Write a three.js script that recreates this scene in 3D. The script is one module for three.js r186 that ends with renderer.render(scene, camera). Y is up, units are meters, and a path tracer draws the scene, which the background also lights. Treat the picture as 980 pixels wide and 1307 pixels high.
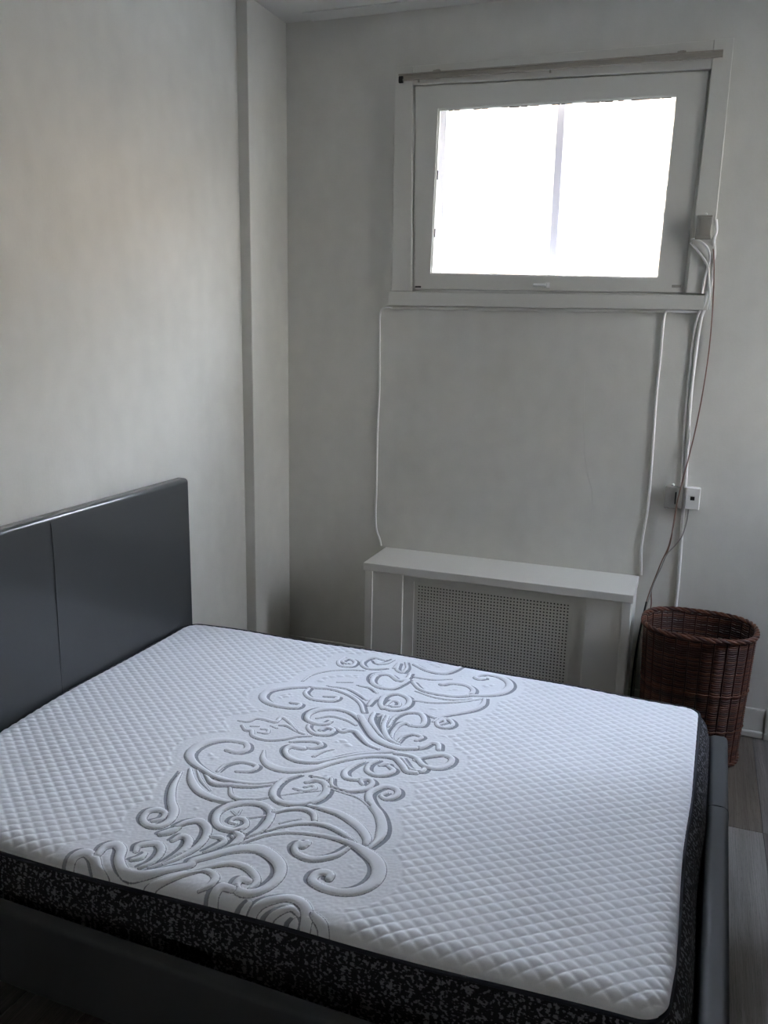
import * as THREE from 'three';
import { RoundedBoxGeometry } from 'three/addons/geometries/RoundedBoxGeometry.js';
import { mergeGeometries, mergeVertices } from 'three/addons/utils/BufferGeometryUtils.js';
import { createNoise2D, createNoise3D } from 'simplex-noise';

// ---------------------------------------------------------------- camera, sky, exposure
const scene = new THREE.Scene();
const camera = new THREE.PerspectiveCamera(2 * Math.atan(653.5 / 1081) * 180 / Math.PI, 980 / 1307, 0.05, 200);
camera.position.set(1.868, 1.721, 3.722);
camera.rotation.order = 'YXZ';
camera.rotation.set(-0.222, 0.351, 0.019);
// hazy sky: whitish near the horizon, bluer overhead, the same all round
{
  const w = 64, n = 128, d = new Float32Array(w * n * 4);
  for (let j = 0; j < n; j++) {
    const el = ((j + 0.5) / n - 0.5) * 180, k = Math.pow(Math.max(0, Math.min(1, el / 70)), 0.8);
    for (let i = 0; i < w; i++) d.set([12.4 + (11.6 - 12.4) * k, 11.6 + (14.6 - 11.6) * k, 10.2 + (20.4 - 10.2) * k, 1], (j * w + i) * 4);
  }
  const sky = new THREE.DataTexture(d, w, n, THREE.RGBAFormat, THREE.FloatType);
  sky.mapping = THREE.EquirectangularReflectionMapping; sky.magFilter = THREE.LinearFilter; sky.needsUpdate = true;
  scene.background = sky;
}
const renderer = new THREE.WebGLRenderer({ antialias: true });
renderer.toneMapping = THREE.LinearToneMapping;
renderer.toneMappingExposure = 2.07;
renderer.shadowMap.enabled = true;

// ---------------------------------------------------------------- helpers
function rng(seed) { let s = seed >>> 0; return () => { s = (s + 0x6d2b79f5) | 0; let t = Math.imul(s ^ (s >>> 15), 1 | s); t = (t + Math.imul(t ^ (t >>> 7), 61 | t)) ^ t; return ((t ^ (t >>> 14)) >>> 0) / 4294967296; }; }
const n2 = createNoise2D(rng(11)), n2b = createNoise2D(rng(29)), n3 = createNoise3D(rng(5));
const sm = (a, b, x) => { const t = Math.min(1, Math.max(0, (x - a) / (b - a))); return t * t * (3 - 2 * t); };
const used = {};
function numbered(name) { const k = used[name] = (used[name] || 0) + 1; return k === 1 ? name : name + '_' + String(k - 1).padStart(3, '0'); }
function shade(o) { o.castShadow = true; o.receiveShadow = true; return o; }
function tag(o, label, category, group) { o.userData.label = label; if (category) o.userData.category = category; if (group) o.userData.group = group; return o; }
function thing(name, label, category, pos = [0, 0, 0], turn = 0, group) {
  const g = new THREE.Group(); g.name = numbered(name); g.position.set(...pos); g.rotation.y = turn; scene.add(g);
  return tag(g, label, category, group);
}
function setting(name, label, category) { const g = new THREE.Group(); g.name = name; scene.add(g); tag(g, label, category); g.userData.kind = 'structure'; return g; }
function part(name, geo, mat, parent, label) {
  const m = shade(new THREE.Mesh(Array.isArray(geo) ? mergeGeometries(geo.map(flat)) : geo, mat)); m.name = name; parent.add(m);
  if (label) m.userData.label = label; return m;
}
function solid(name, geo, mat, label, category, group) {
  const m = shade(new THREE.Mesh(Array.isArray(geo) ? mergeGeometries(geo.map(flat)) : geo, mat)); m.name = numbered(name); scene.add(m); return tag(m, label, category, group);
}
function flat(g) { const f = g.index ? g.toNonIndexed() : g.clone(); for (const k of Object.keys(f.attributes)) if (!['position', 'normal', 'uv'].includes(k)) f.deleteAttribute(k); f.clearGroups(); return f; }
// uv in metres from the dominant direction of each face
function meterUV(g) {
  const f = g.index ? g.toNonIndexed() : g, p = f.attributes.position, uv = new Float32Array(p.count * 2);
  const a = new THREE.Vector3(), b = new THREE.Vector3(), c = new THREE.Vector3();
  for (let i = 0; i < p.count; i += 3) {
    a.fromBufferAttribute(p, i); b.fromBufferAttribute(p, i + 1); c.fromBufferAttribute(p, i + 2);
    const n = b.clone().sub(a).cross(c.clone().sub(a)), x = Math.abs(n.x), y = Math.abs(n.y), z = Math.abs(n.z);
    [a, b, c].forEach((v, k) => { const j = (i + k) * 2; if (y >= x && y >= z) { uv[j] = v.x; uv[j + 1] = v.z; } else if (x >= z) { uv[j] = v.z; uv[j + 1] = v.y; } else { uv[j] = v.x; uv[j + 1] = v.y; } });
  }
  f.setAttribute('uv', new THREE.BufferAttribute(uv, 2)); return f;
}
// box between two corners, edges rounded by r
function box(x0, x1, y0, y1, z0, z1, r = 0.002, seg = 2) {
  const w = x1 - x0, h = y1 - y0, d = z1 - z0;
  const g = r > 0 ? new RoundedBoxGeometry(w, h, d, seg, Math.min(r, w / 2.01, h / 2.01, d / 2.01)) : new THREE.BoxGeometry(w, h, d);
  g.translate((x0 + x1) / 2, (y0 + y1) / 2, (z0 + z1) / 2); return meterUV(g);
}
// closed outline in x,y pushed from z0 to z1, with holes
function slab(outline, holes, z0, z1, bevel = 0) {
  const s = new THREE.Shape(outline.map(([x, y]) => new THREE.Vector2(x, y)));
  for (const h of holes) s.holes.push(new THREE.Path(h.map(([x, y]) => new THREE.Vector2(x, y))));
  const g = new THREE.ExtrudeGeometry(s, { depth: z1 - z0 - 2 * bevel, bevelEnabled: bevel > 0, bevelThickness: bevel, bevelSize: bevel, bevelOffset: -bevel, bevelSegments: 2 });
  g.translate(0, 0, z0 + bevel); return meterUV(g);
}
function tube(pts, r, seg, sides = 8) {
  const c = new THREE.CatmullRomCurve3(pts.map((p) => new THREE.Vector3(...p)), false, 'centripetal');
  return new THREE.TubeGeometry(c, seg || pts.length * 10, r, sides, false);
}
function tex(w, h, fn, srgb, repeat = true) {
  const d = new Uint8Array(w * h * 4);
  for (let y = 0; y < h; y++) for (let x = 0; x < w; x++) { const v = fn(x, y), i = (y * w + x) * 4; d[i] = v[0]; d[i + 1] = v[1]; d[i + 2] = v[2]; d[i + 3] = 255; }
  const t = new THREE.DataTexture(d, w, h); t.magFilter = THREE.LinearFilter; t.minFilter = THREE.LinearMipmapLinearFilter; t.generateMipmaps = true;
  if (repeat) t.wrapS = t.wrapT = THREE.RepeatWrapping; if (srgb) t.colorSpace = THREE.SRGBColorSpace; t.needsUpdate = true; return t;
}
// tileable noise on a w x h sheet
function tnoise(x, y, w, h, f, seed = 0) { const a = x / w * 2 * Math.PI, b = y / h * 2 * Math.PI, R = f / (2 * Math.PI); return (n3(Math.cos(a) * R + seed, Math.sin(a) * R, Math.cos(b) * R + 3 * seed) + n3(Math.sin(b) * R - seed, Math.cos(a) * R + 7, Math.sin(a) * R)) * 0.5; }
const clamp8 = (v) => Math.max(0, Math.min(255, Math.round(v)));

// ---------------------------------------------------------------- materials
const paintBump = tex(512, 512, (x, y) => { const v = 128 + 46 * tnoise(x, y, 512, 512, 26) + 30 * tnoise(x, y, 512, 512, 70, 2) + 30 * tnoise(x, y, 512, 512, 6, 4); return [clamp8(v), clamp8(v), clamp8(v)]; });
paintBump.repeat.set(1 / 0.7, 1 / 0.7);
const paintTone = tex(512, 512, (x, y) => { const v = 213 + 5 * tnoise(x, y, 512, 512, 5, 1) + 4 * tnoise(x, y, 512, 512, 19, 6); return [clamp8(v), clamp8(v - 2), clamp8(v - 10)]; }, true);
paintTone.repeat.set(1 / 1.7, 1 / 1.7);
const M = {};
M.wall = new THREE.MeshPhysicalMaterial({ map: paintTone, roughness: 0.42, bumpMap: paintBump, bumpScale: 0.0006 });
M.ceiling = new THREE.MeshStandardMaterial({ color: 0xd6d5d0, roughness: 0.9 });
M.trim = new THREE.MeshPhysicalMaterial({ color: 0xd6d4cc, roughness: 0.38, bumpMap: paintBump, bumpScale: 0.0008 });
M.cover = new THREE.MeshPhysicalMaterial({ color: 0xebe9e2, roughness: 0.45, bumpMap: paintBump, bumpScale: 0.0006 });
M.white = new THREE.MeshStandardMaterial({ color: 0xe6e5e0, roughness: 0.35 });
M.cable = new THREE.MeshStandardMaterial({ color: 0xf1f0ec, roughness: 0.45 });
M.brown = new THREE.MeshStandardMaterial({ color: 0x7d6155, roughness: 0.5 });
M.greyCable = new THREE.MeshStandardMaterial({ color: 0x9a9791, roughness: 0.5 });
M.black = new THREE.MeshStandardMaterial({ color: 0x111111, roughness: 0.5 });
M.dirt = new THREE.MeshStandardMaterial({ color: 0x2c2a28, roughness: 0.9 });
M.beige = new THREE.MeshStandardMaterial({ color: 0x9d998f, roughness: 0.5 });
M.clearPlastic = new THREE.MeshPhysicalMaterial({ color: 0xb8b5ac, roughness: 0.3, transmission: 0.35, thickness: 0 });
M.rod = new THREE.MeshStandardMaterial({ color: 0xa39d91, roughness: 0.55 });
M.glass = new THREE.MeshPhysicalMaterial({ color: 0xffffff, roughness: 0.0, transmission: 1, thickness: 0, ior: 1.45 });
M.stucco = new THREE.MeshStandardMaterial({ color: 0x93826e, roughness: 0.95 });
M.farWall = new THREE.MeshStandardMaterial({ color: 0x8f8a82, roughness: 0.8 });
M.alu = new THREE.MeshStandardMaterial({ color: 0xd9d5d8, roughness: 0.5 });
M.outside = new THREE.MeshStandardMaterial({ color: 0x8a8884, roughness: 0.95 });
const leatherBump = tex(512, 512, (x, y) => { const v = 128 + 60 * tnoise(x, y, 512, 512, 60, 3) + 40 * tnoise(x, y, 512, 512, 120, 5); return [clamp8(v), clamp8(v), clamp8(v)]; });
leatherBump.repeat.set(1 / 0.2, 1 / 0.2);
M.leather = new THREE.MeshPhysicalMaterial({ color: new THREE.Color().setRGB(0.028, 0.032, 0.034), roughness: 0.55, clearcoat: 0.8, clearcoatRoughness: 0.13, bumpMap: leatherBump, bumpScale: 0.00015 });
M.railLeather = new THREE.MeshPhysicalMaterial({ color: new THREE.Color().setRGB(0.040, 0.043, 0.044), roughness: 0.6, bumpMap: leatherBump, bumpScale: 0.0002 });
M.seam = new THREE.MeshStandardMaterial({ color: new THREE.Color().setRGB(0.022, 0.025, 0.027), roughness: 0.6 });

// ---------------------------------------------------------------- the room
const W2 = { y0: 1.30, y1: 2.8, z0: 0.40, z1: 0.75 };
const W3 = { y0: 1.10, y1: 1.55, x0: 1.75, x1: 2.17 };
const XL = -0.051, XR = 3.3, ZF = 6.2, H = 3.0, T = 0.16;
// window in the back wall: an old sash that has sagged in its frame
const SASH = [[0.614, 2.697], [1.789, 2.671], [1.771, 1.853], [0.631, 1.862]];
const LIGHT = [[0.715, 2.606], [1.686, 2.598], [1.673, 1.907], [0.702, 1.926]];
{
  const wb = setting('wall_back', 'white painted plaster wall with the high window', 'wall');
  part('plaster', slab([[XL - T, -0.1], [XR + T, -0.1], [XR + T, H + 0.1], [XL - T, H + 0.1]], [[[0.60, 2.71], [1.80, 2.71], [1.80, 1.845], [0.60, 1.845]]], -T, 0), M.wall, wb);
  // hairline plaster ridge under the window
  part('plaster_ridge', tube([[1.405, 1.52, -0.0012], [1.41, 1.38, -0.0010], [1.421, 1.24, -0.0008], [1.44, 1.105, -0.0008], [1.471, 1.003, -0.0008], [1.478, 0.88, -0.001], [1.478, 0.74, -0.001]], 0.0017, 60, 6), M.wall, wb);
  const wl = setting('wall_left', 'white painted wall behind the headboard with a boxed corner pilaster', 'wall');
  part('plaster', box(XL - T, XL, -0.1, H + 0.1, -T, ZF + T, 0), M.wall, wl);
  part('pilaster', box(XL - 0.02, 0, 0, H, -0.001, 0.352, 0.004), M.wall, wl, 'boxed pilaster in the corner of the room');
  const wf = setting('wall_front', 'grey wall behind the photographer', 'wall');
  part('plaster', slab([[XL - T, -0.1], [XR + T, -0.1], [XR + T, H + 0.1], [XL - T, H + 0.1]], [[[W3.x0, W3.y0], [W3.x1, W3.y0], [W3.x1, W3.y1], [W3.x0, W3.y1]]], ZF, ZF + T), M.farWall, wf);
  const wr = setting('wall_right', 'white painted wall with a tall narrow window out of view', 'wall');
  const g = slab([[-T, -0.1], [ZF + T, -0.1], [ZF + T, H + 0.1], [-T, H + 0.1]], [[[W2.z0, W2.y0], [W2.z1, W2.y0], [W2.z1, W2.y1], [W2.z0, W2.y1]]], 0, T);
  g.rotateY(-Math.PI / 2); g.translate(XR + T, 0, 0);
  part('plaster', meterUV(g), M.wall, wr);
  const ce = setting('ceiling', 'dim white painted ceiling', 'ceiling');
  part('plaster', box(XL - T, XR + T, H, H + 0.15, -T, ZF + T, 0), M.ceiling, ce);
  const tr = setting('trim_1', 'flat ceiling batten along the window wall', 'trim');
  part('batten', box(0.125, XR, H - 0.006, H, 0, 0.10, 0.002), M.ceiling, tr);
}
// outside ground, level with the foot of the high window
{
  const gr = setting('ground_outside', 'grey paved ground outside the windows', 'ground');
  part('paving', box(-14, 18, 0.9, 1.0, -14, -T - 0.02, 0), M.outside, gr);
  part('paving', box(XR + T + 0.02, 18, 0.9, 1.0, -T - 0.02, ZF + T + 0.02, 0), M.outside, gr);
  part('paving', box(-14, 18, 0.9, 1.0, ZF + T + 0.02, 20, 0), M.outside, gr);
}
// pale house across the yard: fills the view from the high window, the sky stands above it
{
  const hs = setting('building_outside', 'pale stucco building across the yard outside the window', 'building');
  part('facade', box(-16, 20, 1.0, 5.4, -7.0, -6.4, 0), M.stucco, hs);
  part('parapet', box(-16, 20, 5.4, 5.5, -7.05, -6.35, 0.01), M.stucco, hs);
}
// floor of grey wood-look planks running away from the bed foot
{
  const fl = setting('floor', 'grey wood-look plank floor', 'floor');
  part('subfloor', box(XL, XR, -0.1, -0.004, 0, ZF, 0), M.dirt, fl);
  const woods = [[118, 112, 105], [104, 94, 82], [134, 129, 122], [104, 95, 88], [124, 114, 106]].map(([r, g, b], k) => {
    const t = tex(256, 1024, (x, y) => {
      const warp = 14 * tnoise(x, y, 256, 1024, 2.5, k), gx = x + warp;
      const grain = 16 * tnoise(gx * 1.0, y * 0.12, 256, 1024, 38, k + 1) + 9 * tnoise(gx, y * 0.06, 256, 1024, 90, k + 3);
      const knot = 12 * tnoise(x, y * 0.35, 256, 1024, 5, k + 5);
      const pore = tnoise(gx, y * 0.2, 256, 1024, 120, k + 8) > 0.42 ? -20 : 0;
      const v = grain + knot + pore; return [clamp8(r + v), clamp8(g + v * 0.97), clamp8(b + v * 0.93)];
    }, true);
    return new THREE.MeshStandardMaterial({ map: t, roughness: 0.5 });
  });
  const PW = 0.185, PL = 1.22, rnd = rng(77), geos = {};
  const plank = (len) => { const key = len.toFixed(3); if (!geos[key]) { const g = new RoundedBoxGeometry(PW - 0.0012, 0.008, len - 0.0012, 1, 0.0012); const p = g.attributes.position, uv = new Float32Array(p.count * 2); for (let i = 0; i < p.count; i++) { uv[i * 2] = p.getX(i) / PW + 0.5; uv[i * 2 + 1] = p.getZ(i) / PL + 0.5; } g.setAttribute('uv', new THREE.BufferAttribute(uv, 2)); geos[key] = g; } return geos[key]; };
  const x0 = 2.222 - PW * 13;
  for (let c = 0; ; c++) {
    const xa = x0 + c * PW; if (xa >= XR - 0.01) break;
    const shift = c === 12 || c === 13 ? 0.775 : 0.15 + 1.05 * rnd(), cuts = c === 12 ? [0, 0.775, 1.995, 3.215, 4.435, 5.655, ZF] : [];
    if (!cuts.length) for (let z = shift - PL; z < ZF + PL; z += PL) { const e = Math.min(ZF, Math.max(0, z)); if (!cuts.length || e - cuts[cuts.length - 1] > 0.03) cuts.push(e); }
    for (let q = 0; q < cuts.length - 1; q++) {
      const za = cuts[q], zb = cuts[q + 1];
      let k = Math.floor(rnd() * 5);
      if (c === 12) k = za < 0.3 ? 1 : za < 1.0 ? 2 : 0; if (c === 13) k = za < 0.3 ? 0 : 3;
      const m = part('plank', plank(zb - za), woods[k], fl); m.position.set(Math.min(xa, XR - PW) + PW / 2, -0.004, (za + zb) / 2);
    }
  }
}
// baseboards
{
  const bb = setting('baseboard_back', 'painted baseboard along the window wall', 'baseboard');
  for (const [a, b] of [[0.0, 0.53], [1.69, 2.262]]) {
    part('board', box(a, b, 0, 0.128, 0, 0.014, 0.004), M.trim, bb);
    part('shoe_moulding', box(a, b, 0, 0.03, 0.0135, 0.028, 0.008, 3), M.trim, bb);
  }
  part('board', box(2.268, XR, 0, 0.135, 0, 0.024, 0.004), M.trim, bb);
  part('shoe_moulding', box(2.262, XR, 0, 0.03, 0.0235, 0.036, 0.006, 3), M.trim, bb);
  const bl = setting('baseboard_left', 'painted baseboard behind the headboard', 'baseboard');
  part('board', box(XL, XL + 0.014, 0, 0.128, 0.352, ZF, 0.004), M.trim, bl);
  const br = setting('baseboard_right', 'painted baseboard under the tall narrow window', 'baseboard');
  part('board', box(XR - 0.014, XR, 0, 0.128, 0.04, ZF, 0.004), M.trim, br);
}
// the high window
{
  const w = setting('window_1', 'high white painted window with two blown-out panes', 'window');
  // casing boards
  part('casing_board', slab([[0.527, 2.775], [0.604, 2.775], [0.622, 1.852], [0.527, 1.852]], [], 0, 0.022, 0.003), M.trim, w);
  part('casing_board', slab([[1.799, 2.775], [1.868, 2.775], [1.868, 1.852], [1.781, 1.852]], [], 0, 0.022, 0.003), M.trim, w);
  part('casing_board', slab([[0.605, 2.775], [1.798, 2.775], [1.798, 2.675], [0.605, 2.701]], [], 0, 0.020, 0.003), M.trim, w);
  part('casing_board', slab([[0.515, 1.851], [1.868, 1.843], [1.868, 1.786], [0.515, 1.790]], [], 0, 0.024, 0.003), M.trim, w);
  part('apron_bead', box(0.52, 1.84, 1.772, 1.787, 0, 0.012, 0.005, 3), M.trim, w);
  // dark jamb behind the gap
  part('jamb', slab([[0.601, 2.709], [1.799, 2.709], [1.799, 1.846], [0.601, 1.846]], [[[0.64, 2.66], [1.755, 2.66], [1.755, 1.885], [0.64, 1.885]]], -0.075, -0.035), M.trim, w);
  // sash: four members round the glass
  const mid = (p, q, t) => [p[0] + (q[0] - p[0]) * t, p[1] + (q[1] - p[1]) * t];
  const s = part('sash', slab(SASH, [LIGHT], -0.03, 0.010, 0.003), M.trim, w);
  const inset = (q, d) => { const c = [(q[0][0] + q[2][0]) / 2, (q[0][1] + q[2][1]) / 2]; return q.map(([x, y]) => [x + Math.sign(c[0] - x) * d, y + Math.sign(c[1] - y) * d]); };
  part('glazing_bead', slab(inset(LIGHT, -0.001), [inset(LIGHT, 0.006)], -0.022, -0.006, 0.002), M.trim, s);
  part('glass', slab(inset(LIGHT, 0.0055), [], -0.0195, -0.0155), M.glass, s);
  // crumbled dark putty along the glass edge
  const rnd = rng(404), putty = [];
  for (let e = 0; e < 4; e++) {
    const P = inset(LIGHT, 0.008), p = P[e], q = P[(e + 1) % 4], L = Math.hypot(q[0] - p[0], q[1] - p[1]);
    for (let d = 0.01; d < L - 0.02;) {
      const l = 0.012 + 0.035 * rnd();
      if (rnd() < (e === 0 ? 0.75 : e === 3 ? 0.18 : 0.3)) { const a = mid(p, q, d / L), b = mid(p, q, Math.min(1, (d + l) / L)); putty.push(tube([[a[0], a[1], -0.0135], mid(a, b, 0.5).concat(-0.0125), [b[0], b[1], -0.0135]], 0.0016 + 0.0024 * rnd() * (e === 0 ? 1 : 0.6), 5, 5)); }
      d += l + 0.01 * rnd();
    }
  }
  const pt = part('putty', putty, M.dirt, s, 'dark crumbled putty along the pane edges'); pt.userData.kind = 'stuff';
  // handle, latch stop, screw plate
  const h = part('handle', [box(1.165, 1.225, 1.874, 1.887, 0.012, 0.024, 0.005, 3), box(1.218, 1.236, 1.868, 1.892, 0.010, 0.016, 0.006, 3)], M.white, s, 'small white pull handle');
  part('latch_stop', box(0.636, 0.664, 1.868, 1.875, 0.008, 0.013, 0.002), M.black, s, 'small black stop in the corner');
  part('screw_plate', [box(1.725, 1.76, 1.873, 1.884, 0.009, 0.0115, 0.002), new THREE.SphereGeometry(0.0035, 8, 6).translate(1.735, 1.8785, 0.012)], M.beige, s);
  // outer storm window with its meeting stile
  const st = part('storm_frame', slab([[0.601, 2.709], [1.799, 2.709], [1.799, 1.846], [0.601, 1.846]], [[[0.72, 2.675], [1.206, 2.675], [1.206, 1.885], [0.72, 1.885]], [[1.234, 2.675], [1.77, 2.675], [1.77, 1.885], [1.234, 1.885]]], -0.135, -0.105, 0.002), M.alu, w, 'pale outer frame with a slim upright between its panes');
  part('pane', box(0.715, 1.21, 1.88, 2.68, -0.122, -0.118, 0), M.glass, st);
  part('pane', box(1.23, 1.775, 1.88, 2.68, -0.122, -0.118, 0), M.glass, st);
}
// tall narrow window in the right wall, out of frame: its light rakes along the window wall
{
  const w = setting('window_2', 'tall narrow window in the right wall out of view', 'window');
  const { y0, y1, z0, z1 } = W2;
  const ring = (m, za, zb, d, b) => { const g = slab([[z0 - m, y0 - m], [z1 + m, y0 - m], [z1 + m, y1 + m], [z0 - m, y1 + m]], [[[z0 + d, y0 + d], [z1 - d, y0 + d], [z1 - d, y1 - d], [z0 + d, y1 - d]]], za, zb, b); g.rotateY(-Math.PI / 2); g.translate(XR, 0, 0); return meterUV(g); };
  part('casing', ring(0.08, 0, 0.02, 0, 0.003), M.trim, w);
  part('sash', ring(0.0, -0.10, -0.06, 0.035, 0.003), M.trim, w);
  const g = box(XR + 0.078, XR + 0.082, y0 + 0.03, y1 - 0.03, z0 + 0.03, z1 - 0.03, 0); part('glass', g, M.glass, w);
}
// small window in the wall behind the photographer: lights the front of the radiator cover over the bed
{
  const w = setting('window_3', 'small window in the wall behind the photographer', 'window');
  const { x0, x1, y0, y1 } = W3, ring = (m, d, za, zb, b) => slab([[x0 - m, y0 - m], [x1 + m, y0 - m], [x1 + m, y1 + m], [x0 - m, y1 + m]], [[[x0 + d, y0 + d], [x1 - d, y0 + d], [x1 - d, y1 - d], [x0 + d, y1 - d]]], ZF + za, ZF + zb, b);
  part('casing', ring(0.07, 0, -0.02, 0, 0.003), M.trim, w);
  part('sash', ring(0, 0.03, 0.06, 0.10, 0.003), M.trim, w);
  part('glass', box(x0 + 0.025, x1 - 0.025, y0 + 0.025, y1 - 0.025, ZF + 0.078, ZF + 0.082, 0), M.glass, w);
}

// ---------------------------------------------------------------- radiator cover
{
  const t = thing('radiator_cover', 'white painted radiator cover with a perforated grille under the window', 'radiator cover', [0.519, 0, 0]);
  const m = M.cover, W = 1.179, D = 0.298, top = 0.655;
  part('top_board', box(0, W, 0.619, top, 0, D, 0.003), m, t);
  part('side_panel', box(0.010, 0.034, 0, 0.6195, 0.001, D - 0.016, 0.002), m, t);
  part('side_panel', box(W - 0.030, W - 0.004, 0, 0.6195, 0.001, D - 0.020, 0.002), m, t);
  part('corner_post', box(0.008, 0.043, 0, 0.6195, D - 0.030, D - 0.004, 0.002), m, t);
  part('corner_post', box(W - 0.043, W - 0.008, 0, 0.6195, D - 0.030, D - 0.004, 0.002), m, t);
  part('front_panel', box(0.042, 0.186, 0, 0.6195, D - 0.030, D - 0.012, 0.002), m, t);
  part('front_panel', box(W - 0.186, W - 0.042, 0, 0.6195, D - 0.030, D - 0.012, 0.002), m, t);
  // recessed frame round the grille
  const gx0 = 0.236, gx1 = 0.938, gy0 = 0.10, gy1 = 0.588;
  const fr = part('grille_frame', [box(0.185, gx0, 0, 0.6195, D - 0.036, D - 0.024, 0.0015), box(gx1, W - 0.185, 0, 0.6195, D - 0.036, D - 0.024, 0.0015), box(gx0 - 0.001, gx1 + 0.001, gy1, 0.6195, D - 0.036, D - 0.024, 0.0015), box(gx0 - 0.001, gx1 + 0.001, 0, gy0, D - 0.036, D - 0.024, 0.0015)], m, t);
  // perforated sheet: one square cell with an eight-sided hole, repeated
  const cols = 49, rows = 34, cx = (gx1 - gx0) / cols, cy = (gy1 - gy0) / rows, r = 0.0039, zf = D - 0.030, zb = D - 0.034;
  const pos = [];
  const tri = (a, b, c) => pos.push(...a, ...b, ...c);
  for (let i = 0; i < cols; i++) for (let j = 0; j < rows; j++) {
    const x = gx0 + (i + 0.5) * cx, y = gy0 + (j + 0.5) * cy, o = [], q = [];
    const edge = i === 0 || i === cols - 1 || j === rows - 1;
    if (edge) { const A = [x - cx / 2, y - cy / 2, zf], B = [x + cx / 2, y - cy / 2, zf], C = [x + cx / 2, y + cy / 2, zf], E = [x - cx / 2, y + cy / 2, zf]; tri(A, B, C); tri(A, C, E); continue; }
    for (let k = 0; k < 8; k++) { const a = (k + 0.5) * Math.PI / 4, c = Math.cos(a), s = Math.sin(a), u = Math.max(Math.abs(c), Math.abs(s)); q.push([x + r * c, y + r * s]); o.push([x + cx / 2 * c / u, y + cy / 2 * s / u]); }
    for (let k = 0; k < 8; k++) {
      const n = (k + 1) % 8, a = (k + 0.5) * Math.PI / 4, b = (k + 1.5) * Math.PI / 4;
      const P = [...q[k], zf], Q = [...q[n], zf], S = [...o[n], zf], R = [...o[k], zf];
      tri(P, R, S); tri(P, S, Q);
      if (k % 2 === 0) { const cxn = x + cx / 2 * Math.sign(Math.cos((a + b) / 2)), cyn = y + cy / 2 * Math.sign(Math.sin((a + b) / 2)); tri(R, [cxn, cyn, zf], S); }
      tri(P, Q, [...q[n], zb]); tri(P, [...q[n], zb], [...q[k], zb]);
    }
  }
  const g = new THREE.BufferGeometry(); g.setAttribute('position', new THREE.Float32BufferAttribute(pos, 3)); g.computeVertexNormals();
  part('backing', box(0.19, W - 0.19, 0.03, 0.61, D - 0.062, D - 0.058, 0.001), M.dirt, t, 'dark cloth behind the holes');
  part('grille', meterUV(g), m, t, 'perforated white sheet');
}

// ---------------------------------------------------------------- bed frame
const TH = 0.02, BED = [0.039, 0, 0.944];
{
  const t = thing('bed_frame', 'charcoal leather bed frame with a plain two-panel headboard', 'bed', BED, -TH);
  // padded slab: rounded box with a slight belly, uv in metres
  const smoothPad = (x0, x1, y0, y1, z0, z1, r) => { const g = new RoundedBoxGeometry(x1 - x0, y1 - y0, z1 - z0, 5, r); return meterUV(g.translate((x0 + x1) / 2, (y0 + y1) / 2, (z0 + z1) / 2)); };
  part('headboard', smoothPad(-0.052, 0.004, 0.16, 1.112, 0.0, 1.492, 0.016), M.leather, t);
  part('seam', tube([[0.0035, 0.18, 0.746], [0.0036, 0.6, 0.7455], [0.0035, 1.094, 0.746], [-0.001, 1.1065, 0.7463], [-0.012, 1.1115, 0.7465], [-0.036, 1.1118, 0.7465]], 0.0014, 80, 8), M.seam, t, 'stitched seam down the middle of the headboard');
  part('side_rail', smoothPad(0.0, 2.02, 0.23, 0.425, -0.012, 0.030, 0.012), M.railLeather, t);
  part('side_rail', smoothPad(0.0, 2.02, 0.23, 0.425, 1.476, 1.518, 0.012), M.railLeather, t);
  part('foot_rail', smoothPad(1.966, 2.022, 0.23, 0.432, -0.014, 1.52, 0.016), M.railLeather, t);
  part('seam', tube([[2.0215, 0.25, 0.44], [2.0215, 0.415, 0.44], [2.017, 0.4275, 0.44], [2.006, 0.4318, 0.44], [1.982, 0.4318, 0.44], [1.970, 0.427, 0.44]], 0.0018, 50, 8), M.seam, t, 'stitched seam across the foot rail');
  part('platform', box(0.002, 1.965, 0.255, 0.285, 0.029, 1.477, 0.002), M.seam, t);
  for (const [x, z] of [[0.03, 0.02], [0.03, 1.47], [1.99, 0.02], [1.99, 1.485]]) part('leg', new THREE.CylinderGeometry(0.028, 0.02, 0.234, 14).translate(x, 0.117, z), M.black, t);
  part('centre_beam', box(0.0, 1.97, 0.195, 0.256, 0.72, 0.77, 0.002), M.black, t);
  part('leg', new THREE.CylinderGeometry(0.02, 0.02, 0.196, 12).translate(1.0, 0.098, 0.745), M.black, t);
}

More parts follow.
